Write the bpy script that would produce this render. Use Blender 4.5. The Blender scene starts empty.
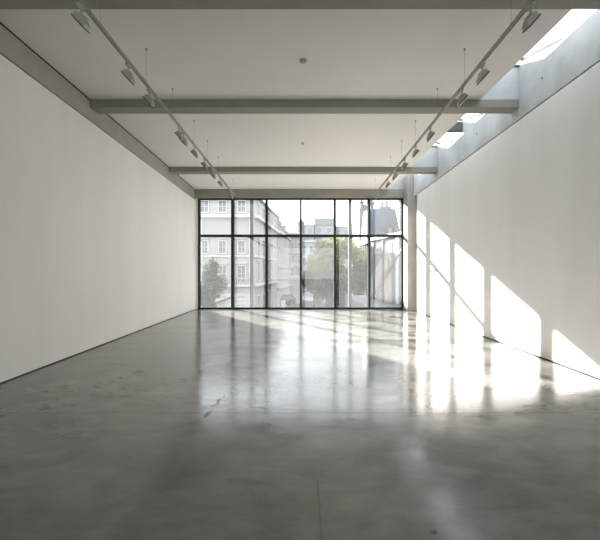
import bpy, bmesh, math, random
from mathutils import Vector, Matrix
random.seed(7)
sc = bpy.context.scene
C = sc.collection
F = 400.0          # focal length in pixels of the 600 px frame
EYE = 1.6

# ------------------------------------------------------------------ materials
def new_mat(name):
    m = bpy.data.materials.new(name); m.use_nodes = True
    nt = m.node_tree; nt.nodes.clear()
    out = nt.nodes.new('ShaderNodeOutputMaterial')
    return m, nt, out

def simple(name, col, rough=0.6, metal=0.0, var=0.06, scale=6.0, bump=0.0, stretch=(1, 1, 1), spec=0.5, detail=6.0):
    m, nt, out = new_mat(name)
    N, L = nt.nodes, nt.links
    b = N.new('ShaderNodeBsdfPrincipled')
    b.inputs['Roughness'].default_value = rough
    b.inputs['Metallic'].default_value = metal
    b.inputs['Specular IOR Level'].default_value = spec
    tc = N.new('ShaderNodeTexCoord'); mp = N.new('ShaderNodeMapping')
    mp.inputs['Scale'].default_value = stretch
    no = N.new('ShaderNodeTexNoise'); no.inputs['Scale'].default_value = scale
    no.inputs['Detail'].default_value = detail; no.inputs['Roughness'].default_value = 0.6
    cr = N.new('ShaderNodeValToRGB')
    cr.color_ramp.elements[0].position = 0.3; cr.color_ramp.elements[1].position = 0.7
    cr.color_ramp.elements[0].color = (*[c*(1-var) for c in col], 1)
    cr.color_ramp.elements[1].color = (*[min(1, c*(1+var)) for c in col], 1)
    L.new(tc.outputs['Object'], mp.inputs['Vector']); L.new(mp.outputs['Vector'], no.inputs['Vector'])
    L.new(no.outputs['Fac'], cr.inputs['Fac']); L.new(cr.outputs['Color'], b.inputs['Base Color'])
    if bump:
        bp = N.new('ShaderNodeBump'); bp.inputs['Strength'].default_value = bump; bp.inputs['Distance'].default_value = 0.01
        L.new(no.outputs['Fac'], bp.inputs['Height']); L.new(bp.outputs['Normal'], b.inputs['Normal'])
    L.new(b.outputs['BSDF'], out.inputs['Surface'])
    return m

M = {}
M['plaster'] = simple('white plaster', (0.80, 0.785, 0.765), 0.75, var=0.035, scale=1.1, stretch=(1, 1, 0.22), spec=0.25)
M['ceiling'] = simple('ceiling paint', (0.76, 0.742, 0.712), 0.85, var=0.02, scale=0.7, spec=0.2)
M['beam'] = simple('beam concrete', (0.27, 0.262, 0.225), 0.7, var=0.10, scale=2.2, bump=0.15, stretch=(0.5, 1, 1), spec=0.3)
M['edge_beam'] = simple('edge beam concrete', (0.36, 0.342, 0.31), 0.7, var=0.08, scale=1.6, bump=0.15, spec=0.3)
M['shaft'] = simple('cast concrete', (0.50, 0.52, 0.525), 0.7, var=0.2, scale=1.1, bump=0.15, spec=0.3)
M['roof'] = simple('roof screed', (0.5, 0.5, 0.5), 0.9)
M['shadow_gap'] = simple('painted gap shade', (0.04, 0.038, 0.035), 0.9, spec=0.1)  # near-black stands in for the shade inside gaps, groove and tie holes
M['frame'] = simple('dark window steel', (0.035, 0.042, 0.042), 0.9, spec=0.0, var=0.05)
M['post'] = simple('grey galvanised steel', (0.10, 0.112, 0.112), 0.8, spec=0.15)
M['rail'] = simple('track aluminium', (0.36, 0.35, 0.32), 0.45, metal=0.4, var=0.03)
M['lamp_body'] = simple('grey lamp casting', (0.40, 0.40, 0.37), 0.5, metal=0.1, var=0.03)
M['lamp_dark'] = simple('black lamp bezel', (0.06, 0.06, 0.055), 0.5, var=0.03)
M['lens'] = simple('lamp lens', (0.35, 0.36, 0.36), 0.15, var=0.03)
M['wire'] = simple('suspension wire', (0.22, 0.22, 0.21), 0.4, metal=0.6)
M['plastic'] = simple('detector plastic', (0.34, 0.34, 0.32), 0.5, var=0.02)
M['stucco'] = simple('cream stucco', (0.27, 0.262, 0.25), 0.85, var=0.05, scale=0.8)
M['stucco_trim'] = simple('painted stone trim', (0.36, 0.355, 0.345), 0.8, var=0.03)
M['brick'] = simple('weathered brick', (0.12, 0.108, 0.103), 0.9, var=0.12, scale=3)
M['brick2'] = simple('grey brown brick', (0.17, 0.16, 0.152), 0.9, var=0.1, scale=3)
M['glassdark'] = simple('facade window glass', (0.035, 0.038, 0.042), 0.2, var=0.1, scale=0.8)
M['glasspale'] = simple('pale reflecting window glass', (0.09, 0.095, 0.10), 0.25, var=0.1, scale=0.8)
M['sunlit_render'] = simple('grey white render', (0.125, 0.123, 0.12), 0.9, spec=0.1, var=0.06, scale=1.2)
M['slate'] = simple('slate roof', (0.065, 0.073, 0.088), 0.7, var=0.10, scale=4)
M['block'] = simple('grey cladding', (0.22, 0.235, 0.245), 0.8, var=0.05)
M['blockdark'] = simple('dark cladding', (0.15, 0.165, 0.175), 0.8, var=0.05)
M['asphalt'] = simple('asphalt', (0.075, 0.075, 0.08), 0.95, var=0.1, scale=0.5, spec=0.0)
M['paving'] = simple('terrace paving', (0.11, 0.11, 0.11), 0.9, var=0.08, scale=1.5)
M['pipe'] = simple('drainpipe paint', (0.1, 0.105, 0.11), 0.5)
M['bark'] = simple('bark', (0.12, 0.10, 0.085), 0.95, var=0.2, scale=5)
M['canvas'] = simple('dark green canvas', (0.06, 0.085, 0.08), 0.9)
M['terracotta'] = simple('chimney pot clay', (0.2, 0.16, 0.14), 0.9)

def leaf_mat(name, a, b_):
    m, nt, out = new_mat(name); N, L = nt.nodes, nt.links
    d = N.new('ShaderNodeBsdfDiffuse'); t = N.new('ShaderNodeBsdfTranslucent'); mx = N.new('ShaderNodeMixShader')
    mx.inputs[0].default_value = 0.45
    tc = N.new('ShaderNodeTexCoord'); no = N.new('ShaderNodeTexNoise'); no.inputs['Scale'].default_value = 1.6
    cr = N.new('ShaderNodeValToRGB'); cr.color_ramp.elements[0].position = 0.35; cr.color_ramp.elements[1].position = 0.65
    cr.color_ramp.elements[0].color = (*a, 1); cr.color_ramp.elements[1].color = (*b_, 1)
    L.new(tc.outputs['Object'], no.inputs['Vector']); L.new(no.outputs['Fac'], cr.inputs['Fac'])
    L.new(cr.outputs['Color'], d.inputs['Color']); L.new(cr.outputs['Color'], t.inputs['Color'])
    L.new(d.outputs[0], mx.inputs[1]); L.new(t.outputs[0], mx.inputs[2]); L.new(mx.outputs[0], out.inputs['Surface'])
    return m
M['leaf_yellow'] = leaf_mat('autumn leaves', (0.13, 0.135, 0.07), (0.32, 0.31, 0.15))
M['leaf_dark'] = leaf_mat('dark leaves', (0.035, 0.045, 0.04), (0.07, 0.085, 0.07))
M['leaf_grey'] = leaf_mat('grey green leaves', (0.06, 0.075, 0.07), (0.11, 0.125, 0.11))

def glass_mat():
    m, nt, out = new_mat('window glass'); N, L = nt.nodes, nt.links
    tr = N.new('ShaderNodeBsdfTransparent'); tr.inputs['Color'].default_value = (0.96, 0.965, 0.965, 1)
    gl = N.new('ShaderNodeBsdfGlossy'); gl.inputs['Roughness'].default_value = 0.02
    fr = N.new('ShaderNodeLayerWeight'); fr.inputs['Blend'].default_value = 0.5
    pw = N.new('ShaderNodeMath'); pw.operation = 'POWER'; pw.inputs[1].default_value = 5.0
    ml = N.new('ShaderNodeMath'); ml.operation = 'MULTIPLY_ADD'; ml.inputs[1].default_value = 0.6; ml.inputs[2].default_value = 0.03
    L.new(fr.outputs['Facing'], pw.inputs[0]); L.new(pw.outputs[0], ml.inputs[0])
    m1 = N.new('ShaderNodeMixShader')
    L.new(ml.outputs[0], m1.inputs[0]); L.new(tr.outputs[0], m1.inputs[1]); L.new(gl.outputs[0], m1.inputs[2])
    tl = N.new('ShaderNodeBsdfTranslucent'); tl.inputs['Color'].default_value = (0.9, 0.92, 0.92, 1)
    m2 = N.new('ShaderNodeMixShader')
    tc = N.new('ShaderNodeTexCoord'); no = N.new('ShaderNodeTexNoise'); no.inputs['Scale'].default_value = 1.2
    mr = N.new('ShaderNodeMapRange'); mr.inputs['To Min'].default_value = VEIL*0.8; mr.inputs['To Max'].default_value = VEIL*1.2
    L.new(tc.outputs['Object'], no.inputs['Vector']); L.new(no.outputs['Fac'], mr.inputs['Value']); L.new(mr.outputs[0], m2.inputs[0])
    L.new(m1.outputs[0], m2.inputs[1]); L.new(tl.outputs[0], m2.inputs[2]); L.new(m2.outputs[0], out.inputs['Surface'])
    return m
VEIL = 0.012  # share of translucent layer mixed in to give the view a washed-out haze
M['glass'] = glass_mat()

def floor_mat():
    m, nt, out = new_mat('polished concrete floor'); N, L = nt.nodes, nt.links
    b = N.new('ShaderNodeBsdfPrincipled')
    tc = N.new('ShaderNodeTexCoord')
    def noise(scale, det, stretch=(1, 1, 1), rough=0.6, dist=0.0):
        mp = N.new('ShaderNodeMapping'); mp.inputs['Scale'].default_value = stretch
        n = N.new('ShaderNodeTexNoise'); n.inputs['Scale'].default_value = scale; n.inputs['Detail'].default_value = det
        n.inputs['Roughness'].default_value = rough; n.inputs['Distortion'].default_value = dist
        L.new(tc.outputs['Object'], mp.inputs['Vector']); L.new(mp.outputs[0], n.inputs['Vector'])
        return n.outputs['Fac']
    def math_(op, a, b2=None, c=None):
        n = N.new('ShaderNodeMath'); n.operation = op
        for i, v in enumerate((a, b2, c)):
            if v is None: continue
            if isinstance(v, (int, float)): n.inputs[i].default_value = v
            else: L.new(v, n.inputs[i])
        return n.outputs[0]
    def rng(v, a, b2, c, d, clamp=True):
        n = N.new('ShaderNodeMapRange'); n.clamp = clamp
        for i, q in zip(('From Min', 'From Max', 'To Min', 'To Max'), (a, b2, c, d)): n.inputs[i].default_value = q
        L.new(v, n.inputs['Value']); return n.outputs[0]
    big = noise(0.55, 5, dist=0.6); mid = noise(1.7, 8, stretch=(0.7, 1.25, 1), rough=0.68, dist=0.5); fine = noise(24, 4)
    v = math_('ADD', math_('MULTIPLY', big, 0.55), math_('MULTIPLY', mid, 0.45))
    cr = N.new('ShaderNodeValToRGB'); cr.color_ramp.interpolation = 'EASE'
    e = cr.color_ramp.elements
    e[0].position = 0.33; e[0].color = (0.072, 0.071, 0.062, 1)
    e[1].position = 0.67; e[1].color = (0.190, 0.187, 0.168, 1)
    L.new(v, cr.inputs['Fac'])
    # saw cut joints and scuffs
    sx = N.new('ShaderNodeSeparateXYZ'); L.new(tc.outputs['Object'], sx.inputs[0])
    X, Y = sx.outputs['X'], sx.outputs['Y']
    def seg(x0, y0, x1, y1, w, wob=0.0, brk=None):
        dx, dy = x1-x0, y1-y0; l = math.hypot(dx, dy); dx /= l; dy /= l
        px = math_('SUBTRACT', X, x0); py = math_('SUBTRACT', Y, y0)
        al = math_('ADD', math_('MULTIPLY', px, dx), math_('MULTIPLY', py, dy))
        ac = math_('ABSOLUTE', math_('ADD', math_('SUBTRACT', math_('MULTIPLY', px, dy), math_('MULTIPLY', py, dx)),
                   math_('MULTIPLY', math_('SUBTRACT', mid, 0.5), wob)))
        k = math_('MULTIPLY', math_('GREATER_THAN', al, 0.0), math_('LESS_THAN', al, l))
        k = math_('MULTIPLY', k, rng(ac, w*0.5, w, 1, 0))
        if brk: k = math_('MULTIPLY', k, rng(noise(brk, 3), 0.42, 0.5, 0, 1))
        return k
    masks = [(seg(-6, 4.56, 6, 4.56, 0.012), 0.60), (seg(0.118, 0.3, 0.118, 3.05, 0.010), 0.35),
             (seg(-1.06, 4.38, -1.02, 5.2, 0.028, 0.25, 5.0), 0.75), (seg(-0.62, 4.80, -0.40, 4.70, 0.03, 0.25, 7.0), 0.6),
             (seg(-0.35, 4.72, 0.12, 4.66, 0.025, 0.3, 6.0), 0.5), (seg(0.6, 5.1, 1.1, 5.0, 0.012, 0.2, 5.0), 0.4),
             (seg(0.795, 2.45, 0.83, 2.48, 0.02, 0.05), 0.7)]
    col = cr.outputs['Color']; tot = None
    for k, s in masks:
        mx = N.new('ShaderNodeMix'); mx.data_type = 'RGBA'
        ks = math_('MULTIPLY', k, s); tot = ks if tot is None else math_('MAXIMUM', tot, ks)
        L.new(ks, mx.inputs[0]); L.new(col, mx.inputs[6]); mx.inputs[7].default_value = (0.03, 0.028, 0.022, 1)
        col = mx.outputs[2]
    L.new(col, b.inputs['Base Color'])
    r = math_('ADD', rng(mid, 0.3, 0.7, 0.11, 0.23), rng(fine, 0.3, 0.7, -0.01, 0.01))
    L.new(r, b.inputs['Roughness'])
    b.inputs['IOR'].default_value = 1.72
    L.new(rng(tot, 0.0, 0.8, 0.5, 0.0), b.inputs['Specular IOR Level'])
    bp = N.new('ShaderNodeBump'); bp.inputs['Strength'].default_value = 0.35; bp.inputs['Distance'].default_value = 0.006
    L.new(math_('ADD', noise(1.5, 2, stretch=(0.8, 1.3, 1), dist=0.4), math_('MULTIPLY', noise(4.5, 2, stretch=(0.7, 1.3, 1)), 0.08)), bp.inputs['Height']); L.new(bp.outputs[0], b.inputs['Normal'])
    L.new(b.outputs[0], out.inputs['Surface'])
    return m
M['floor'] = floor_mat()

# ------------------------------------------------------------------ mesh helpers
def link(name, verts, faces, mat, parent=None, loc=(0, 0, 0), bevel=0.0, smooth=False):
    me = bpy.data.meshes.new(name)
    me.from_pydata([tuple(v) for v in verts], [], faces)
    bm = bmesh.new(); bm.from_mesh(me)
    if len(faces) < 3000: bmesh.ops.recalc_face_normals(bm, faces=bm.faces)
    if bevel:
        bmesh.ops.bevel(bm, geom=list(bm.edges), offset=bevel, segments=2, affect='EDGES', profile=0.7)
    bm.to_mesh(me); bm.free()
    me.materials.append(M[mat] if isinstance(mat, str) else mat)
    if smooth:
        for p in me.polygons: p.use_smooth = True
    o = bpy.data.objects.new(name, me); C.objects.link(o)
    o.location = loc
    if parent is not None: o.parent = parent
    return o

class MB:
    def __init__(s): s.v = []; s.f = []
    def add(s, v, f):
        n = len(s.v); s.v += [Vector(a) for a in v]; s.f += [tuple(i+n for i in q) for q in f]
    def box(s, x0, x1, y0, y1, z0, z1):
        s.prism([(x0, y0), (x1, y0), (x1, y1), (x0, y1)], z0, z1)
    def prism(s, pts, z0, z1):
        n = len(pts)
        v = [(p[0], p[1], z0) for p in pts]+[(p[0], p[1], z1) for p in pts]
        f = [tuple(range(n))[::-1], tuple(range(n, 2*n))]+[(i, (i+1) % n, n+(i+1) % n, n+i) for i in range(n)]
        s.add(v, f)
    def prism_y(s, pts, y0, y1):     # pts in x,z
        n = len(pts)
        v = [(p[0], y0, p[1]) for p in pts]+[(p[0], y1, p[1]) for p in pts]
        f = [tuple(range(n)), tuple(range(n, 2*n))[::-1]]+[(i, (i+1) % n, n+(i+1) % n, n+i) for i in range(n)]
        s.add(v, f)
    def tube(s, a, b, r0, r1=None, n=12):
        r1 = r0 if r1 is None else r1
        a, b = Vector(a), Vector(b); d = (b-a).normalized()
        u = d.orthogonal().normalized(); w = d.cross(u)
        v = [a+(u*math.cos(2*math.pi*i/n)+w*math.sin(2*math.pi*i/n))*r0 for i in range(n)]
        v += [b+(u*math.cos(2*math.pi*i/n)+w*math.sin(2*math.pi*i/n))*r1 for i in range(n)]
        f = [tuple(range(n))[::-1], tuple(range(n, 2*n))]+[(i, (i+1) % n, n+(i+1) % n, n+i) for i in range(n)]
        s.add(v, f)
    def build(s, name, mat, parent=None, loc=(0, 0, 0), bevel=0.0, local=False, smooth=False):
        L_ = Vector(loc)
        v = s.v if local else [a-L_ for a in s.v]
        if parent is not None and not local:
            off = Vector(); q = parent
            while q is not None: off = off+q.location; q = q.parent
            v = [a-off for a in s.v]; return link(name, v, s.f, mat, parent, (0, 0, 0), bevel, smooth)
        return link(name, v, s.f, mat, parent, loc, bevel, smooth)

def struct(o): o['kind'] = 'structure'; return o
def tag(o, label, cat, group=None, kind=None):
    o['label'] = label; o['category'] = cat
    if group: o['group'] = group
    if kind: o['kind'] = kind
    return o
def empty(name, loc=(0, 0, 0)):
    o = bpy.data.objects.new(name, None); C.objects.link(o); o.location = loc; o.empty_display_size = 0.2
    return o

# ------------------------------------------------------------------ room shell (walls splay slightly)
def xl(y): return -(4.19+0.025*y)
def xr(y): return 4.328+0.02075*y
def xc(y): return 3.66+0.0045*y          # right edge of the ceiling, where the rooflight opens
YB, YW = -7.0, 17.44                     # back wall, glass plane
CZ = 5.19
def strip(fa, fb, y0, y1, z0, z1):
    m = MB(); m.prism([(fa(y0), y0), (fb(y0), y0), (fb(y1), y1), (fa(y1), y1)], z0, z1); return m

m = MB(); m.prism([(xl(YB)-0.5, YB-0.3), (xr(YB)+0.9, YB-0.3), (xr(YW)+0.9, YW+0.22), (xl(YW)-0.5, YW+0.22)], -0.35, 0)
struct(m.build('floor', 'floor'))
struct(strip(lambda y: xl(y)-0.3, xl, YB, YW-0.02, 0.018, 4.74).build('wall_left', 'plaster'))
struct(strip(lambda y: xr(y), lambda y: xr(y)+0.3, YB, 16.2, 0.018, 4.755).build('wall_right', 'plaster'))
struct(strip(lambda y: xl(y)-0.28, lambda y: xl(y)-0.03, YB, YW-0.02, 0.0, 0.018).build('gap_shade_left', 'shadow_gap'))  # dark strip painted as the shade in the gap under the plaster
struct(strip(lambda y: xr(y)+0.03, lambda y: xr(y)+0.28, YB, 16.2, 0.0, 0.018).build('gap_shade_right', 'shadow_gap'))
struct(strip(lambda y: xl(y)-0.28, lambda y: xl(y)-0.03, YB, YW-0.02, 4.74, 4.765).build('trim_1', 'shadow_gap'))  # dark strip painted as the shade in the gap above the plaster
struct(strip(lambda y: xr(y)+0.03, lambda y: xr(y)+0.28, YB, 16.2, 4.755, 4.785).build('trim_2', 'shadow_gap'))
# recess wall behind the column at the right of the window
m = MB(); m.box(4.98, 5.4, 16.2, YW+0.22, 0, 4.785)
struct(m.build('trim_3', 'plaster'))
# back wall behind the camera; its one wide opening is added for fill light
m = MB()
W0, W1 = xl(YB), xr(YB)
m.box(W0-0.3, W0+0.7, YB-0.3, YB, 0, 6.2)
m.box(W1-0.7, W1+0.3, YB-0.3, YB, 0, 6.2)
m.box(W0+0.7, W1-0.7, YB-0.3, YB, 4.2, 6.2)
m.box(W0+0.7, W1-0.7, YB-0.3, YB, 0, 0.9)
struct(m.build('wall_back', 'plaster'))
m = strip(lambda y: xl(y)-0.3, xc, YB, YW+0.2, CZ, CZ+0.3)
struct(m.build('ceiling', 'ceiling'))

# rooflight: left kerb, sloping glazing
m = strip(lambda y: xc(y)-0.2, xc, YB, YW+0.2, CZ+0.3, 6.08)
struct(m.build('trim_4', 'ceiling'))
g = MB()
y0, y1 = YB, YW+0.2
v = [(xc(y0), y0, 6.08), (xr(y0)+0.06, y0, 5.90), (xr(y1)+0.06, y1, 5.90), (xc(y1), y1, 6.08)]
v += [(a, b, c+0.012) for a, b, c in v]
g.add(v, [(0, 1, 2, 3), (7, 6, 5, 4), (0, 4, 5, 1), (1, 5, 6, 2), (2, 6, 7, 3), (3, 7, 4, 0)])
w2 = struct(empty('window_2', (4.0, 5.0, 5.9)))
g.build('glass_pane', 'glass', w2)
m = MB()
for yy in (-3.0, 1.0, 5.0, 8.15, 11.42, 13.45):
    m.add([(xc(yy), yy-0.025, 6.09), (xr(yy)+0.06, yy-0.025, 5.91), (xr(yy)+0.06, yy+0.025, 5.91), (xc(yy), yy+0.025, 6.09),
           (xc(yy), yy-0.025, 6.14), (xr(yy)+0.06, yy-0.025, 5.96), (xr(yy)+0.06, yy+0.025, 5.96), (xc(yy), yy+0.025, 6.14)],
          [(0, 1, 2, 3), (7, 6, 5, 4), (0, 4, 5, 1), (1, 5, 6, 2), (2, 6, 7, 3), (3, 7, 4, 0)])
m.build('glazing_bar', 'post', w2)
m = MB(); m.box(xc(17.6)-0.2, xr(17.6)+0.35, YW, YW+0.2, 5.0, 6.08)
struct(m.build('wall_far', 'shaft'))

# ------------------------------------------------------------------ concrete beams
def beam_thing(mb, mat, label, loc, bevel=0.008):
    o = mb.build('ceiling_beam', mat, loc=loc, bevel=bevel); tag(o, label, 'beam'); return o
SO = 5.02
BY = [(4.87, 5.20), (8.29, 8.62), (13.60, 13.93)]
for (a, b), lab in zip(BY, ('nearest grey concrete cross beam, along the top edge of the photo',
                            'middle grey concrete cross beam, first one seen whole, over the spotlights',
                            'thin grey concrete cross beam just before the window header beam')):
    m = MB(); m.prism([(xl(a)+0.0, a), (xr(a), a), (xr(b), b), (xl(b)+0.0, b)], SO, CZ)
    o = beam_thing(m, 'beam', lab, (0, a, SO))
a, b = 17.22, YW+0.08
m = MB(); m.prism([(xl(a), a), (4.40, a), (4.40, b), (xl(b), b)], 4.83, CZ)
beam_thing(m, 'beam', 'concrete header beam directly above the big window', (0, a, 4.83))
m = strip(lambda y: xl(y)-0.3, xl, YB, YW+0.2, 4.765, CZ)
beam_thing(m, 'edge_beam', 'long beige concrete edge beam on top of the left wall', (xl(5), 5, 4.765), 0)
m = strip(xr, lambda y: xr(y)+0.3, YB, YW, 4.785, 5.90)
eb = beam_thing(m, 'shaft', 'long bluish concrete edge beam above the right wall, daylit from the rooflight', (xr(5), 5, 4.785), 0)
for yy, zz in ((7.47, 5.23), (10.4, 5.2), (5.9, 5.22)):
    t = MB(); x = xr(yy); t.tube((x-0.004, yy, zz), (x+0.02, yy, zz), 0.022, n=14); t.build('tie_hole', 'shadow_gap', eb)
# upstands across the rooflight above the beams
for (a, b), lab in zip(BY, ('concrete upstand across the rooflight above the nearest cross beam',
                            'concrete upstand across the rooflight above the middle cross beam',
                            'concrete upstand across the rooflight above the thin far cross beam')):
    m = MB(); a += 0.01; b -= 0.06
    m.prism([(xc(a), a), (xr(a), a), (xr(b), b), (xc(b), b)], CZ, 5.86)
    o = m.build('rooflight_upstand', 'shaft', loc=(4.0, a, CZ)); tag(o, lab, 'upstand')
    c = MB(); c.prism([(xc(a), a-0.03), (xr(a), a-0.03), (xr(b), b+0.03), (xc(b), b+0.03)], 5.86, 5.90); c.build('metal_cap', 'post', o)
m = MB(); m.prism([(xc(11.35), 11.35), (xr(11.35), 11.35), (xr(11.5), 11.5), (xc(11.5), 11.5)], 5.62, 5.88)
tag(m.build('rooflight_crossbar', 'post', loc=(4.0, 11.35, 5.62)), 'short dark crossbar spanning the rooflight between two bright patches', 'crossbar')
# column
m = MB(); m.box(4.40, 4.98, 16.72, 17.36, 0, 5.7)
tag(m.build('concrete_column', 'edge_beam', loc=(4.6, 17, 0), bevel=0.012), 'beige concrete column at the right edge of the window', 'column')

# ------------------------------------------------------------------ big window
def WX(px): return (px-302)*YW/F
def WZ(py): return EYE+(272.5-py)*YW/F
w1 = struct(empty('window_1', (0, YW, 0)))
XL, XR = WX(198.0), WX(403.6)
FD0, FD1 = YW-0.03, YW+0.12
m = MB()
zb, zt = 0.0, WZ(197.8)
m.box(XL, XR, FD0, FD1, 0, 0.075); m.box(XL, XR, FD0, FD1, zt-0.085, zt+0.02)
m.box(XL, XL+0.085, FD0, FD1, 0.075, zt-0.085); m.box(XR-0.085, XR, FD0, FD1, 0.075, zt-0.085)
m.build('window_frame', 'frame', w1)
mulls = [232.5, 266.5, 300.8, 334.8, 369.0]
T = WZ(235.6)
for px in mulls:
    q = MB(); q.box(WX(px)-0.043, WX(px)+0.043, FD0-0.10, FD1+0.17, 0.075, zt-0.085); q.build('mullion', 'frame', w1)
edges = [XL+0.085]+sum([[WX(p)-0.043, WX(p)+0.043] for p in mulls], [])+[XR-0.085]
for i in range(6):
    a, b = edges[2*i], edges[2*i+1]
    q = MB(); q.box(a, b, FD0, FD1+0.14, T-0.045, T+0.045); q.build('transom', 'frame', w1)
    for z0, z1 in ((0.075, T-0.045), (T+0.045, zt-0.085)):
        q = MB(); q.box(a, b, YW+0.04, YW+0.052, z0, z1); q.build('glass_pane', 'glass', w1)
m = MB(); m.box(xl(YW)-0.3, XL, YW-0.02, YW+0.2, 0, 4.85)
struct(m.build('trim_5', 'plaster'))
m = MB(); m.box(XR, 5.4, YW-0.08, YW+0.2, 0, 5.0)
struct(m.build('trim_6', 'edge_beam'))
m = MB(); m.box(xl(YW)-0.3, xr(YW)+0.3, YW+0.04, YW+0.22, zt+0.02, 5.4)
struct(m.build('trim_7', 'beam'))
m = MB(); m.prism([(xl(YW)-0.3, YW+0.22), (xr(YW)+0.3, YW+0.22), (xr(YW)+0.3, YW+1.2), (xl(YW)-0.3, YW+1.2)], 5.06, 5.24)
struct(m.build('added_canopy', 'roof'))  # unseen canopy added to lower the top edge of the sunlight indoors
struct(strip(lambda y: xl(y), lambda y: xl(y)+0.012, YB, YW-0.3, CZ-0.02, CZ-0.001).build('groove_shade', 'shadow_gap'))  # dark strip standing in for the shade of a groove under the ceiling
# steel posts outside the glass
for px, lab in ((251.8, 'grey steel post outside the glass on the left, in front of the corner building'),
                (350.0, 'grey steel post outside the glass on the right, in front of the yellow tree')):
    yy = 18.85; x = (px-302)*yy/F
    e = empty('steel_post', (x, yy, -0.35)); tag(e, lab, 'post')
    q = MB(); q.box(x-0.075, x+0.075, yy-0.006, yy+0.006, -0.35, 5.9); q.box(x-0.075, x-0.063, yy-0.075, yy+0.075, -0.35, 5.3)
    q.box(x+0.063, x+0.075, yy-0.075, yy+0.075, -0.35, 5.3); q.build('post_shaft', 'post', e)
    q = MB(); q.box(x-0.12, x+0.12, yy-0.12, yy+0.12, -0.35, -0.33); q.build('base_plate', 'post', e)
    q = MB(); q.box(x-0.03, x+0.03, YW+0.13, yy-0.006, T-0.03, T+0.03); q.build('bracket', 'frame', e)
m = MB(); m.box(-6.5, 6.5, YW+0.22, 19.1, -0.75, -0.35)
struct(m.build('trim_8', 'roof'))

# ------------------------------------------------------------------ lighting tracks and spotlights
def tx(side, y): return (-2.407-6*y/F) if side < 0 else (2.459+9.3*y/F)
TZ = EYE+3.02
for side, lab in ((-1, 'suspended aluminium lighting track on the left carrying a row of spotlights'),
                  (1, 'suspended aluminium lighting track on the right, nearer the rooflight')):
    e = empty('lighting_track', (tx(side, 4), 4, TZ)); tag(e, lab, 'track')
    ya, yb = 1.5, 15.5
    m = MB(); w = 0.016
    for (o0, o1, z0, z1) in ((-w, w, 0.012, 0.030), (-w, -w+0.008, -0.018, 0.012), (w-0.008, w, -0.018, 0.012)):
        m.prism([(tx(side, ya)+o0, ya), (tx(side, ya)+o1, ya), (tx(side, yb)+o1, yb), (tx(side, yb)+o0, yb)], TZ+z0, TZ+z1)
    m.build('rail', 'rail', e)
    m = MB(); x = tx(side, yb); m.box(x-0.024, x+0.024, yb, yb+0.04, TZ-0.024, TZ+0.032); m.build('end_cap', 'lamp_body', e)
    for d in (0.0085, 0.0123, 0.01605, 0.0195, 0.0236, 0.0272, 0.031, 0.035, 0.0384):
        yy = d*F; x = tx(side, yy)
        m = MB(); m.tube((x, yy, TZ+0.03), (x, yy, CZ-0.03), 0.0018, n=6); wr = m.build('suspension_wire', 'wire', e)
        m = MB(); m.tube((x, yy, CZ-0.035), (x, yy, CZ), 0.010, 0.018, n=12); m.build('ceiling_anchor', 'lamp_body', wr)
        m = MB(); m.tube((x, yy, TZ+0.028), (x, yy, TZ+0.06), 0.012, 0.006, n=10); m.build('cable_gripper', 'lamp_body', wr)

def make_spot(side):
    r = empty('track_spotlight')
    s = side
    m = MB(); m.box(-0.016, 0.016, -0.06, 0.06, -0.045, -0.002); m.build('track_adapter', 'lamp_body', r, local=True, bevel=0.003)
    m = MB(); m.tube((0, 0, -0.045), (0, 0, -0.12), 0.011, n=12)
    m.tube((0, -0.022, -0.12), (0, 0.022, -0.12), 0.022, n=16); m.build('stem', 'lamp_body', r, local=True)
    # tilted flat head; its face looks down and outwards to the side wall
    c = Vector((s*0.005, 0, -0.205)); al = math.radians(48)
    u = Vector((s*math.cos(al), 0, math.sin(al)))
    n = Vector((s*math.sin(al), 0, -math.cos(al)))
    def P(a, b): q = c+u*a+n*b; return (q.x, q.z)
    m = MB(); m.prism_y([P(-0.09, 0.0), P(0.10, 0.0), P(0.10, -0.06), P(-0.01, -0.072), P(-0.085, -0.035)], -0.05, 0.05)
    m.build('lamp_housing', 'lamp_body', r, local=True, bevel=0.005)
    m = MB()
    m.prism_y([P(-0.105, 0.0), P(0.105, 0.0), P(0.105, 0.012), P(-0.105, 0.012)], -0.062, 0.062)
    bz = m.build('bezel', 'lamp_dark', r, local=True, bevel=0.003)
    m = MB(); m.prism_y([P(-0.09, 0.010), P(0.09, 0.010), P(0.09, 0.016), P(-0.09, 0.016)], -0.05, 0.05); m.build('lens', 'lens', bz, local=True)
    m = MB()
    for k in range(4):
        a = 0.0+k*0.02; m.prism_y([P(a, -0.072), P(a+0.005, -0.072), P(a+0.005, -0.088), P(a, -0.088)], -0.035, 0.035)
    m.build('cooling_fins', 'lamp_body', r, local=True)
    return r
def copy_tree(o, parent=None):
    c = o.copy(); C.objects.link(c)
    if parent is not None: c.parent = parent
    for ch in o.children: copy_tree(ch, c)
    return c
ords = ['first', 'second', 'third', 'fourth', 'fifth', 'sixth', 'seventh', 'eighth', 'ninth', 'tenth']
DL = [0.0112, 0.01436, 0.0164, 0.0206, 0.0214, 0.0237, 0.0263, 0.029, 0.0317, 0.037]
DR = [0.0112, 0.01436, 0.0163, 0.02065, 0.0236, 0.0264, 0.0294, 0.0321, 0.037]
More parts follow.
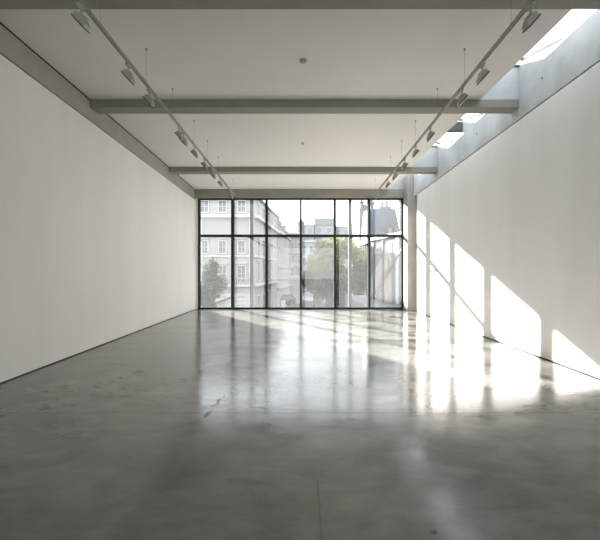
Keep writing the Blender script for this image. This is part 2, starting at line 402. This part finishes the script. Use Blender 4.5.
for side, ds in ((-1, DL), (1, DR)):
    proto = make_spot(side); sn = 'left' if side < 0 else 'right'
    for i, d in enumerate(ds):
        o = proto if i == 0 else copy_tree(proto)
        yy = d*F; o.location = (tx(side, yy), yy, TZ-0.022)
        o.rotation_euler.z = math.radians(random.uniform(-14, 14)) if i else math.radians(6*side)
        if i == 0: lab = 'nearest and largest grey spotlight on the %s lighting track, tilted to the wall' % sn
        elif i == len(ds)-1: lab = 'last small grey spotlight at the window end of the %s track' % sn
        else: lab = 'grey tilted spotlight, %s from the camera along the %s lighting track' % (ords[i], sn)
        tag(o, lab, 'spotlight', 'spotlights on the %s track' % sn)

# ceiling detectors
for d, r, lab in ((0.0169, 0.062, 'larger grey smoke detector on the ceiling before the middle cross beam'),
                  (0.0277, 0.042, 'small grey smoke detector on the ceiling behind the middle cross beam')):
    yy = d*F; e = empty('smoke_detector', (0.02, yy, CZ)); tag(e, lab, 'smoke detector')
    m = MB(); m.tube((0, 0, -0.018), (0, 0, 0), r, n=24); m.build('mounting_base', 'plastic', e, local=True)
    m = MB(); m.tube((0, 0, -0.05), (0, 0, -0.018), r*0.55, r*0.85, n=24); m.build('sensor_head', 'lamp_body', e, local=True)

# ------------------------------------------------------------------ outside
ST = -4.2
m = MB(); m.box(-150, 150, 19.2, 320, ST-0.3, ST); struct(m.build('street', 'asphalt'))

def P3(px, py, Y): return Vector(((px-302)*Y/F, Y, EYE+(272.5-py)*Y/F))

class Facade:
    """frame (origin, along, outward) on which windows and bands are set"""
    def __init__(s, root, o, along, out):
        s.r = root; s.o = Vector((o[0], o[1], 0)); s.a = Vector((along[0], along[1], 0)).normalized(); s.n = Vector((out[0], out[1], 0)).normalized()
    def pt(s, u, z, d): q = s.o+s.a*u+s.n*d; return (q.x, q.y)
    def box(s, mb, u0, u1, z0, z1, d0, d1):
        mb.prism([s.pt(u0, 0, d0), s.pt(u1, 0, d0), s.pt(u1, 0, d1), s.pt(u0, 0, d1)], z0, z1)
    def window(s, u, z, w, h, trim='stucco_trim', pane='glasspale', hood=True):
        m = MB(); t = 0.12
        s.box(m, u-w/2-t, u-w/2, z, z+h, -0.02, 0.10); s.box(m, u+w/2, u+w/2+t, z, z+h, -0.02, 0.10)
        s.box(m, u-w/2-t, u+w/2+t, z-0.12, z, -0.02, 0.16); s.box(m, u-w/2-t, u+w/2+t, z+h, z+h+0.14, -0.02, 0.12)
        if hood: s.box(m, u-w/2-t-0.1, u+w/2+t+0.1, z+h+0.22, z+h+0.34, -0.02, 0.28)
        s.box(m, u-0.025, u+0.025, z, z+h, 0.02, 0.06); s.box(m, u-w/2, u+w/2, z+h/2-0.025, z+h/2+0.025, 0.02, 0.06)
        o = m.build('window', trim, s.r)
        m = MB(); s.box(m, u-w/2, u+w/2, z, z+h, -0.02, 0.03); m.build('pane', pane, o)
    def band(s, u0, u1, z, h, d, name='cornice', mat='stucco_trim'):
        m = MB(); s.box(m, u0, u1, z, z+h, -0.02, d); s.box(m, u0, u1, z+h, z+h*1.35, -0.02, d*0.6); m.build(name, mat, s.r)

def chimney(root, x, y, z, w, d, h, pots=2, mat='brick2'):
    m = MB(); m.box(x-w/2, x+w/2, y-d/2, y+d/2, z, z+h); m.box(x-w/2-0.08, x+w/2+0.08, y-d/2-0.08, y+d/2+0.08, z+h-0.2, z+h)
    c = m.build('chimney', mat, root)
    for i in range(pots):
        px = x+(i-(pots-1)/2)*w/(pots+0.3)
        m = MB(); m.tube((px, y, z+h), (px, y, z+h+0.45), 0.13, 0.10, n=10); m.build('chimney_pot', 'terracotta', c)

SD = Vector((0.0825, 1, 0)).normalized(); SN = Vector((SD.y, -SD.x, 0))
def sx_(Y): return 0.0825*Y-8.5
# corner building
e = empty('corner_building', (-7.5, 42, ST)); tag(e, 'cream stucco corner building with cornice and balustrade at the left of the window view', 'building')
TOPZ = 9.7
m = MB(); m.prism([(-10.9, 42), (sx_(42), 42), (sx_(58.6), 58.6), (-10.9, 58.6)], ST, TOPZ); m.build('wall', 'stucco', e)
m = MB(); m.prism([(-11.1, 41.75), (sx_(42)+0.25, 41.75), (sx_(58.6)+0.25, 58.6), (-11.1, 58.6)], TOPZ, TOPZ+0.18); m.build('parapet', 'stucco_trim', e)
fa = Facade(e, (-10.9, 42), (1, 0), (0, -1))
Lf = sx_(42)+10.9
k42 = 42/F
def fu(px): return (px-302)*k42+10.9
def fz(py): return EYE+(272.5-py)*k42
for px in (204.5, 222.5, 241.5):
    fa.window(fu(px), fz(212), 0.75, 1.15, hood=False)
    fa.window(fu(px), fz(253), 0.65, 1.25)
    fa.window(fu(px), fz(281.5), 0.80, 1.65)
    fa.window(fu(px), fz(307), 0.75, 1.2, pane='glassdark', hood=False)
fa.band(0, Lf, fz(218), 0.30, 0.45); fa.band(0, Lf, fz(257), 0.16, 0.16, 'string_course'); fa.band(0, Lf, fz(286.5), 0.22, 0.5, 'balcony')
m = MB()
u = 0.1
while u < Lf-0.05:
    fa.box(m, u, u+0.07, fz(286.5)+0.28, fz(286.5)+0.85, 0.32, 0.40); u += 0.24
fa.box(m, 0, Lf, fz(286.5)+0.85, fz(286.5)+0.93, 0.30, 0.44); m.build('balustrade', 'stucco_trim', e)
m = MB()
for k in range(8): fa.box(m, 0, Lf, ST+0.3+k*0.42, ST+0.66+k*0.42, -0.02, 0.05)
m.build('rustication', 'stucco_trim', e)
for q in (-0.02, Lf-0.5):
    m = MB(); fa.box(m, q, q+0.5, fz(286)+0.35, fz(219), -0.02, 0.12); m.build('pilaster', 'stucco_trim', e)
fb = Facade(e, (sx_(42), 42), SD, SN)
for u in (2.2, 5.4, 8.6, 11.8, 15.0):
    fb.window(u, fz(212), 1.0, 1.15, hood=False); fb.window(u, 3.3, 1.1, 1.7); fb.window(u, 0.75, 1.1, 1.9); fb.window(u, -3.2, 1.1, 2.2, hood=False)
fb.band(0, 16.6, fz(218), 0.30, 0.45); fb.band(0, 16.6, fz(257), 0.16, 0.16, 'string_course'); fb.band(0, 16.6, fz(286.5), 0.22, 0.4, 'balcony')
for (x, y) in ((-6.2, 48), (-5.4, 54)): chimney(e, x, y, TOPZ+0.1, 0.7, 1.4, 1.0, 1)
# terrace houses further up the street
for (ya, yb_, top, mat, lab, inset) in ((58.6, 66.5, 9.0, 'brick', 'brick terrace house next to the cream corner building', 0.0),
                                        (66.5, 74.9, 8.3, 'brick2', 'grey brick terrace house further up the street on the left', 0.0)):
    e = empty('terrace_house', (sx_(ya)-4, ya, ST)); tag(e, lab, 'building')
    m = MB(); m.prism([(sx_(ya)-9, ya), (sx_(ya), ya), (sx_(yb_), yb_), (sx_(yb_)-9, yb_)], ST, top); m.build('wall', mat, e)
    f = Facade(e, (sx_(ya), ya), SD, SN); Ln = (yb_-ya)*1.0034
    for u in (1.6, 4.1, 6.5):
        f.window(u, 5.6, 1.0, 1.5, pane='glassdark', hood=False); f.window(u, 2.6, 1.1, 1.7, pane='glassdark', hood=False); f.window(u, -0.4, 1.1, 1.9); f.window(u, -3.4, 1.1, 2.0, pane='glassdark', hood=False)
    f.band(0, Ln, 7.6, 0.25, 0.35); f.band(0, Ln, -0.85, 0.2, 0.5, 'balcony'); f.band(0, Ln, ST, 3.3, 0.06, 'ground_floor_render')
    m = MB(); m.prism([(sx_(ya)-9, ya), (sx_(ya)-0.4, ya), (sx_(yb_)-0.4, yb_), (sx_(yb_)-9, yb_)], top, top+1.0); m.build('roof', 'slate', e)
    chimney(e, sx_(yb_)-1.5, yb_-0.4, top+0.4, 1.6, 0.7, 1.6, 3)
# projecting house facing down the street
e = empty('street_house', (-1.9, 75, ST)); tag(e, 'grey brick house with white bands facing us at the end of the street row', 'building')
m = MB(); m.box(-3.4, 0.1, 75, 84, ST, 9.2); m.build('wall', 'brick2', e)
f = Facade(e, (-3.4, 75), (1, 0), (0, -1))
for u in (0.6, 1.65, 2.75):
    f.window(u, 5.9, 0.5, 1.3, pane='glassdark', hood=False); f.window(u, 3.4, 0.55, 1.4, pane='glassdark', hood=False); f.window(u, 0.6, 0.6, 1.9, pane='glassdark', hood=False); f.window(u, -3.6, 0.6, 2.0, pane='glassdark', hood=False)
f.band(0, 3.5, 5.25, 0.2, 0.35); f.band(0, 3.5, 2.85, 0.22, 0.3, 'string_course'); f.band(0, 3.5, 8.8, 0.25, 0.35); f.band(0, 3.5, ST, 3.9, 0.06, 'ground_floor_render')
chimney(e, -0.2, 78, 9.2, 1.2, 1.0, 2.2, 2)
f = Facade(e, (0.1, 75), (0, 1), (1, 0))
for u in (1.8, 4.5, 7.2): f.window(u, 5.9, 1.0, 1.3); f.window(u, 3.4, 1.0, 1.4); f.window(u, 0.6, 1.0, 1.9)
# mid distance house
e = empty('white_house', (2.0, 100, ST)); tag(e, 'pale house with tall white framed windows seen left of the yellow tree', 'building')
m = MB(); m.box(-0.4, 5.0, 100, 110, ST, 9.6); m.build('wall', 'block', e)
f = Facade(e, (-0.4, 100), (1, 0), (0, -1))
for u in (0.9, 2.7, 4.5):
    for z in (6.4, 3.4, 0.2, -3.6): f.window(u, z, 0.8, 1.9, pane='glassdark', hood=False)
f.band(0, 5.4, 9.2, 0.3, 0.4); f.band(0, 5.4, -0.9, 0.3, 0.4, 'string_course')
chimney(e, 1.0, 104, 9.6, 1.6, 0.9, 1.5, 3)
# far blocks
def block(name, x0, x1, y0, z1, lab, rows, mat='block', top='blockdark', dd=16):
    e = empty(name, ((x0+x1)/2, y0, ST)); tag(e, lab, 'building')
    m = MB(); m.box(x0, x1, y0, y0+dd, ST, z1); m.build('wall', mat, e)
    m = MB(); m.box(x0-0.15, x1+0.15, y0-0.3, y0+dd, z1, z1+2.4 if top == 'blockdark' else z1+0.4); m.build('roof', top, e)
    f = Facade(e, (x0, y0), (1, 0), (0, -1)); n = max(2, int((x1-x0)/2.6))
    for k in range(n):
        for r in range(rows): f.window((k+0.5)*(x1-x0)/n, z1-2.6-r*3.2, 1.5, 1.6, trim='stucco_trim', pane='blockdark', hood=False)
    return e
block('office_block', 4.4, 11.2, 140, 18.2, 'large pale grey office block with darker top storey in the far centre', 3)
block('apartment_block', 11.4, 17.0, 141, 17.6, 'lower pale block adjoining the right end of the far grey office block', 3, top='roof')
block('apartment_block', -1.2, 4.1, 138, 17.9, 'lower pale block adjoining the left end of the far grey office block', 3, top='roof')
block('brick_block', 12.5, 17.5, 95, 13.6, 'brownish gabled block behind the yellow tree, right of the far office block', 4, mat='brick2', top='slate', dd=10)

# right building with slate mansard
e = empty('slate_roof_house', (6.3, 28, -0.45)); tag(e, 'white rendered house with dark slate roof and chimneys at the right of the view', 'building')
A, B = Vector((5.15, 30, 0)), Vector((6.55, 24, 0)); dr = (B-A).normalized(); nn = Vector((dr.y, -dr.x, 0))
m = MB(); m.prism([(A.x, A.y), (B.x, B.y), (B.x+6, B.y+1.5), (A.x+6, A.y+2)], -0.45, 4.05); m.build('wall', 'sunlit_render', e)
fR = Facade(e, (A.x, A.y), dr, nn)
Lr = (B-A).length
fR.band(0, Lr, 3.95, 0.16, 0.18)
m = MB(); fR.box(m, 0.3, 3.6, 2.9, 3.6, -0.02, 0.03); m.build('render_panel', 'brick2', e)
for u, w in ((0.75, 0.08), (2.3, 0.10), (4.35, 0.42)):
    m = MB(); fR.box(m, u, u+w, -0.4, 3.8, 0.02, 0.12); m.build('drainpipe', 'pipe' if w < 0.3 else 'block', e)
m = MB()
pa = fR.pt(1.1, 0, 0.12); pb = fR.pt(5.5, 0, 0.12)
m.tube((pa[0], pa[1], -0.2), (pb[0], pb[1], 3.3), 0.05, n=8); m.build('diagonal_brace', 'pipe', e)
m = MB(); fR.box(m, 2.6, 3.1, 1.7, 2.5, -0.02, 0.08); m.build('wall_vent', 'pipe', e)
m = MB()
m.add([(5.40, 31.5, 4.05), (7.9, 31.5, 4.05), (7.7, 33.0, 6.85), (5.45, 33.0, 6.85), (5.40, 37, 4.05), (7.9, 37, 4.05), (7.7, 35.5, 6.85), (5.45, 35.5, 6.85)],
      [(0, 1, 2, 3), (1, 5, 6, 2), (5, 4, 7, 6), (4, 0, 3, 7), (3, 2, 6, 7), (0, 4, 5, 1)])
m.build('roof', 'slate', e)
m = MB(); m.box(6.75, 7.15, 31.55, 32.6, 4.25, 5.25); dm = m.build('dormer', 'sunlit_render', e)
m = MB(); m.box(6.82, 7.08, 31.51, 31.56, 4.4, 5.1); m.build('pane', 'block', dm)
m = MB(); m.box(7.62, 8.6, 30.0, 31.2, 4.05, 6.6); m.build('party_wall', 'sunlit_render', e)
chimney(e, 7.75, 31.0, 6.6, 0.5, 0.6, 0.7, 2, 'brick2')
chimney(e, 5.95, 34.2, 6.85, 0.22, 0.5, 0.75, 1, 'brick2')
chimney(e, 7.05, 34.2, 6.85, 0.9, 0.5, 0.35, 2, 'brick2')
m = MB(); m.box(3.9, 14, 22.5, 36, ST, -0.45); struct(m.build('terrace', 'paving'))
e = empty('gable_house', (8.9, 58, ST)); tag(e, 'narrow white house end with chimney standing between yellow tree and slate roof', 'building')
m = MB(); m.box(8.35, 9.8, 58, 66, ST, 10.6); m.build('wall', 'sunlit_render', e)
m = MB(); m.prism_y([(8.27, 10.6), (9.88, 10.6), (9.3, 11.5), (8.8, 11.5)], 58.2, 65); m.build('roof', 'slate', e)
chimney(e, 8.75, 58.8, 10.8, 0.5, 0.8, 1.2, 1)
f = Facade(e, (8.35, 58), (1, 0), (0, -1))
for z in (7.8, 4.6, 1.2, -2.4): f.window(0.72, z, 0.55, 1.6, hood=False)

# trees
def tree(name, px, Y, pyc, rx, rz, mat, n, size, lab, base=ST, cat='tree', ry=None, trunk=True):
    c = P3(px, pyc, Y); e = empty(name, (c.x, Y, base)); tag(e, lab, cat)
    ry = ry or rx
    vs = []; fs = []
    blobs = []
    for k in range(26):
        t = random.uniform(0, 2*math.pi); ph = math.acos(random.uniform(-1, 1)); r = random.uniform(0.45, 0.85)
        blobs.append((Vector((c.x+rx*r*math.sin(ph)*math.cos(t), Y+ry*r*math.sin(ph)*math.sin(t), c.z+rz*r*math.cos(ph))), random.uniform(0.22, 0.42)))
    for i in range(n):
        b, br = random.choice(blobs)
        d = Vector((random.gauss(0, 1), random.gauss(0, 1), random.gauss(0, 1))).normalized()*(random.random()**0.4)*br
        p = Vector((b.x+d.x*rx, b.y+d.y*ry, b.z+d.z*rz))
        u = Vector((random.gauss(0, 1), random.gauss(0, 1), random.gauss(0, 1))).normalized()
        w = u.orthogonal().normalized(); s = size*random.uniform(0.6, 1.3)
        k = len(vs); p = p-e.location
        vs += [p-u*s, p+w*s*0.45, p+u*s, p-w*s*0.45]; fs.append((k, k+1, k+2, k+3))
    link('foliage', vs, fs, mat, e)
    if trunk:
        m = MB(); m.tube((c.x, Y, base), (c.x+0.1, Y, c.z), 0.05*rx+0.06, 0.03*rx+0.03, n=10)
        for b, br in blobs[:9]: m.tube((c.x+0.07, Y, c.z-rz*0.45), b, 0.02*rx+0.015, 0.015, n=6)
        m.build('trunk', 'bark', e)
    return e
tree('street_tree', 342, 50, 266, 4.1, 4.0, 'leaf_yellow', 17000, 0.17, 'yellow green autumn tree in the centre of the street view')
tree('street_tree', 314, 54, 283, 2.0, 2.9, 'leaf_dark', 7000, 0.15, 'dark green tree at the lower left of the yellow autumn tree')
tree('street_tree', 331, 43, 289, 2.3, 2.1, 'leaf_grey', 9000, 0.13, 'low grey green tree in front of the yellow autumn tree')
tree('street_tree', 362, 42, 280, 1.2, 3.0, 'leaf_grey', 5000, 0.12, 'slender grey green tree behind the right steel post')
tree('street_tree', 210, 30, 288, 1.15, 2.1, 'leaf_dark', 8000, 0.10, 'grey green tree at the bottom left corner of the window')
tree('street_tree', 355, 80, 236, 1.1, 3.2, 'leaf_grey', 1200, 0.16, 'distant thin tree rising beside the narrow white house end')
tree('street_bush', 289, 60, 300, 1.2, 0.8, 'leaf_dark', 1500, 0.12, 'dark bush beneath the green canvas awning on the street', cat='bush')
# awning and lean-to
c = P3(286.5, 297, 57)
e = empty('awning', (c.x, 57, c.z-0.6)); tag(e, 'dark green canvas awning over the pavement at the end of the row', 'awning')
m = MB(); m.add([(c.x-0.95, 56.5, c.z-0.25), (c.x+0.95, 56.5, c.z-0.25), (c.x+0.55, 58, c.z+0.35), (c.x-0.55, 58, c.z+0.35),
                 (c.x-0.95, 56.5, c.z-0.40), (c.x+0.95, 56.5, c.z-0.40), (c.x+0.95, 58, c.z-0.40), (c.x-0.95, 58, c.z-0.40)],
                [(0, 1, 2, 3), (4, 7, 6, 5), (0, 4, 5, 1), (1, 5, 6, 2), (2, 6, 7, 3), (3, 7, 4, 0)]); m.build('canopy', 'canvas', e)
for q in (-0.85, 0.85):
    m = MB(); m.tube((c.x+q, 56.6, ST), (c.x+q, 56.6, c.z-0.4), 0.04, n=8); m.build('pole', 'pipe', e)
c = P3(217, 302, 34)
e = empty('lean_to', (c.x, 34, ST)); tag(e, 'small lean-to with dark sloping roof below the tree at the bottom left', 'shed')
m = MB(); m.prism_y([(c.x-1.1, c.z-0.5), (c.x+0.85, c.z+0.15), (c.x+0.85, c.z+0.35), (c.x-1.1, c.z-0.32)], 33.6, 36); m.build('roof', 'canvas', e)
m = MB(); m.prism_y([(c.x-0.6, ST), (c.x+0.75, ST), (c.x+0.75, c.z+0.11), (c.x-0.6, c.z-0.34)], 33.9, 35.9); m.build('wall', 'stucco_trim', e)

# ------------------------------------------------------------------ light
S_SLOPE = 1.69; DROP = 0.39
sd = Vector((1, -S_SLOPE, -DROP*S_SLOPE))
sl = bpy.data.lights.new('sun', 'SUN'); sl.energy = 42.0; sl.angle = math.radians(0.6); sl.color = (1.0, 0.95, 0.885)
so = bpy.data.objects.new('sun', sl); C.objects.link(so); so.rotation_euler = sd.to_track_quat('-Z', 'Y').to_euler(); so.location = (-20, 50, 30)

w = bpy.data.worlds.new('hazy sky'); sc.world = w; w.use_nodes = True
nt = w.node_tree; nt.nodes.clear(); N, L = nt.nodes, nt.links
out = N.new('ShaderNodeOutputWorld'); bg = N.new('ShaderNodeBackground'); bg.inputs['Strength'].default_value = 3.4
tc = N.new('ShaderNodeTexCoord'); sx = N.new('ShaderNodeSeparateXYZ'); cr = N.new('ShaderNodeValToRGB')
cr.color_ramp.elements[0].position = 0.0; cr.color_ramp.elements[0].color = (0.97, 0.985, 1.0, 1)
cr.color_ramp.elements[1].position = 0.7; cr.color_ramp.elements[1].color = (0.78, 0.87, 0.97, 1)
L.new(tc.outputs['Generated'], sx.inputs[0]); L.new(sx.outputs['Z'], cr.inputs['Fac']); L.new(cr.outputs[0], bg.inputs['Color']); L.new(bg.outputs[0], out.inputs['Surface'])

# ------------------------------------------------------------------ camera
cd = bpy.data.cameras.new('camera'); cam = bpy.data.objects.new('camera', cd); C.objects.link(cam)
cam.location = (0, 0, EYE); cam.rotation_euler = (math.radians(90), 0, 0)
cd.sensor_fit = 'HORIZONTAL'; cd.sensor_width = 36; cd.lens = F/600*36
cd.shift_x = -2/600; cd.shift_y = 2.5/600; cd.clip_end = 1000; cd.clip_start = 0.05
sc.camera = cam
sc.view_settings.view_transform = 'Standard'; sc.view_settings.look = 'None'; sc.view_settings.gamma = 1
sc.view_settings.use_curve_mapping = False; sc.view_settings.exposure = 0.14
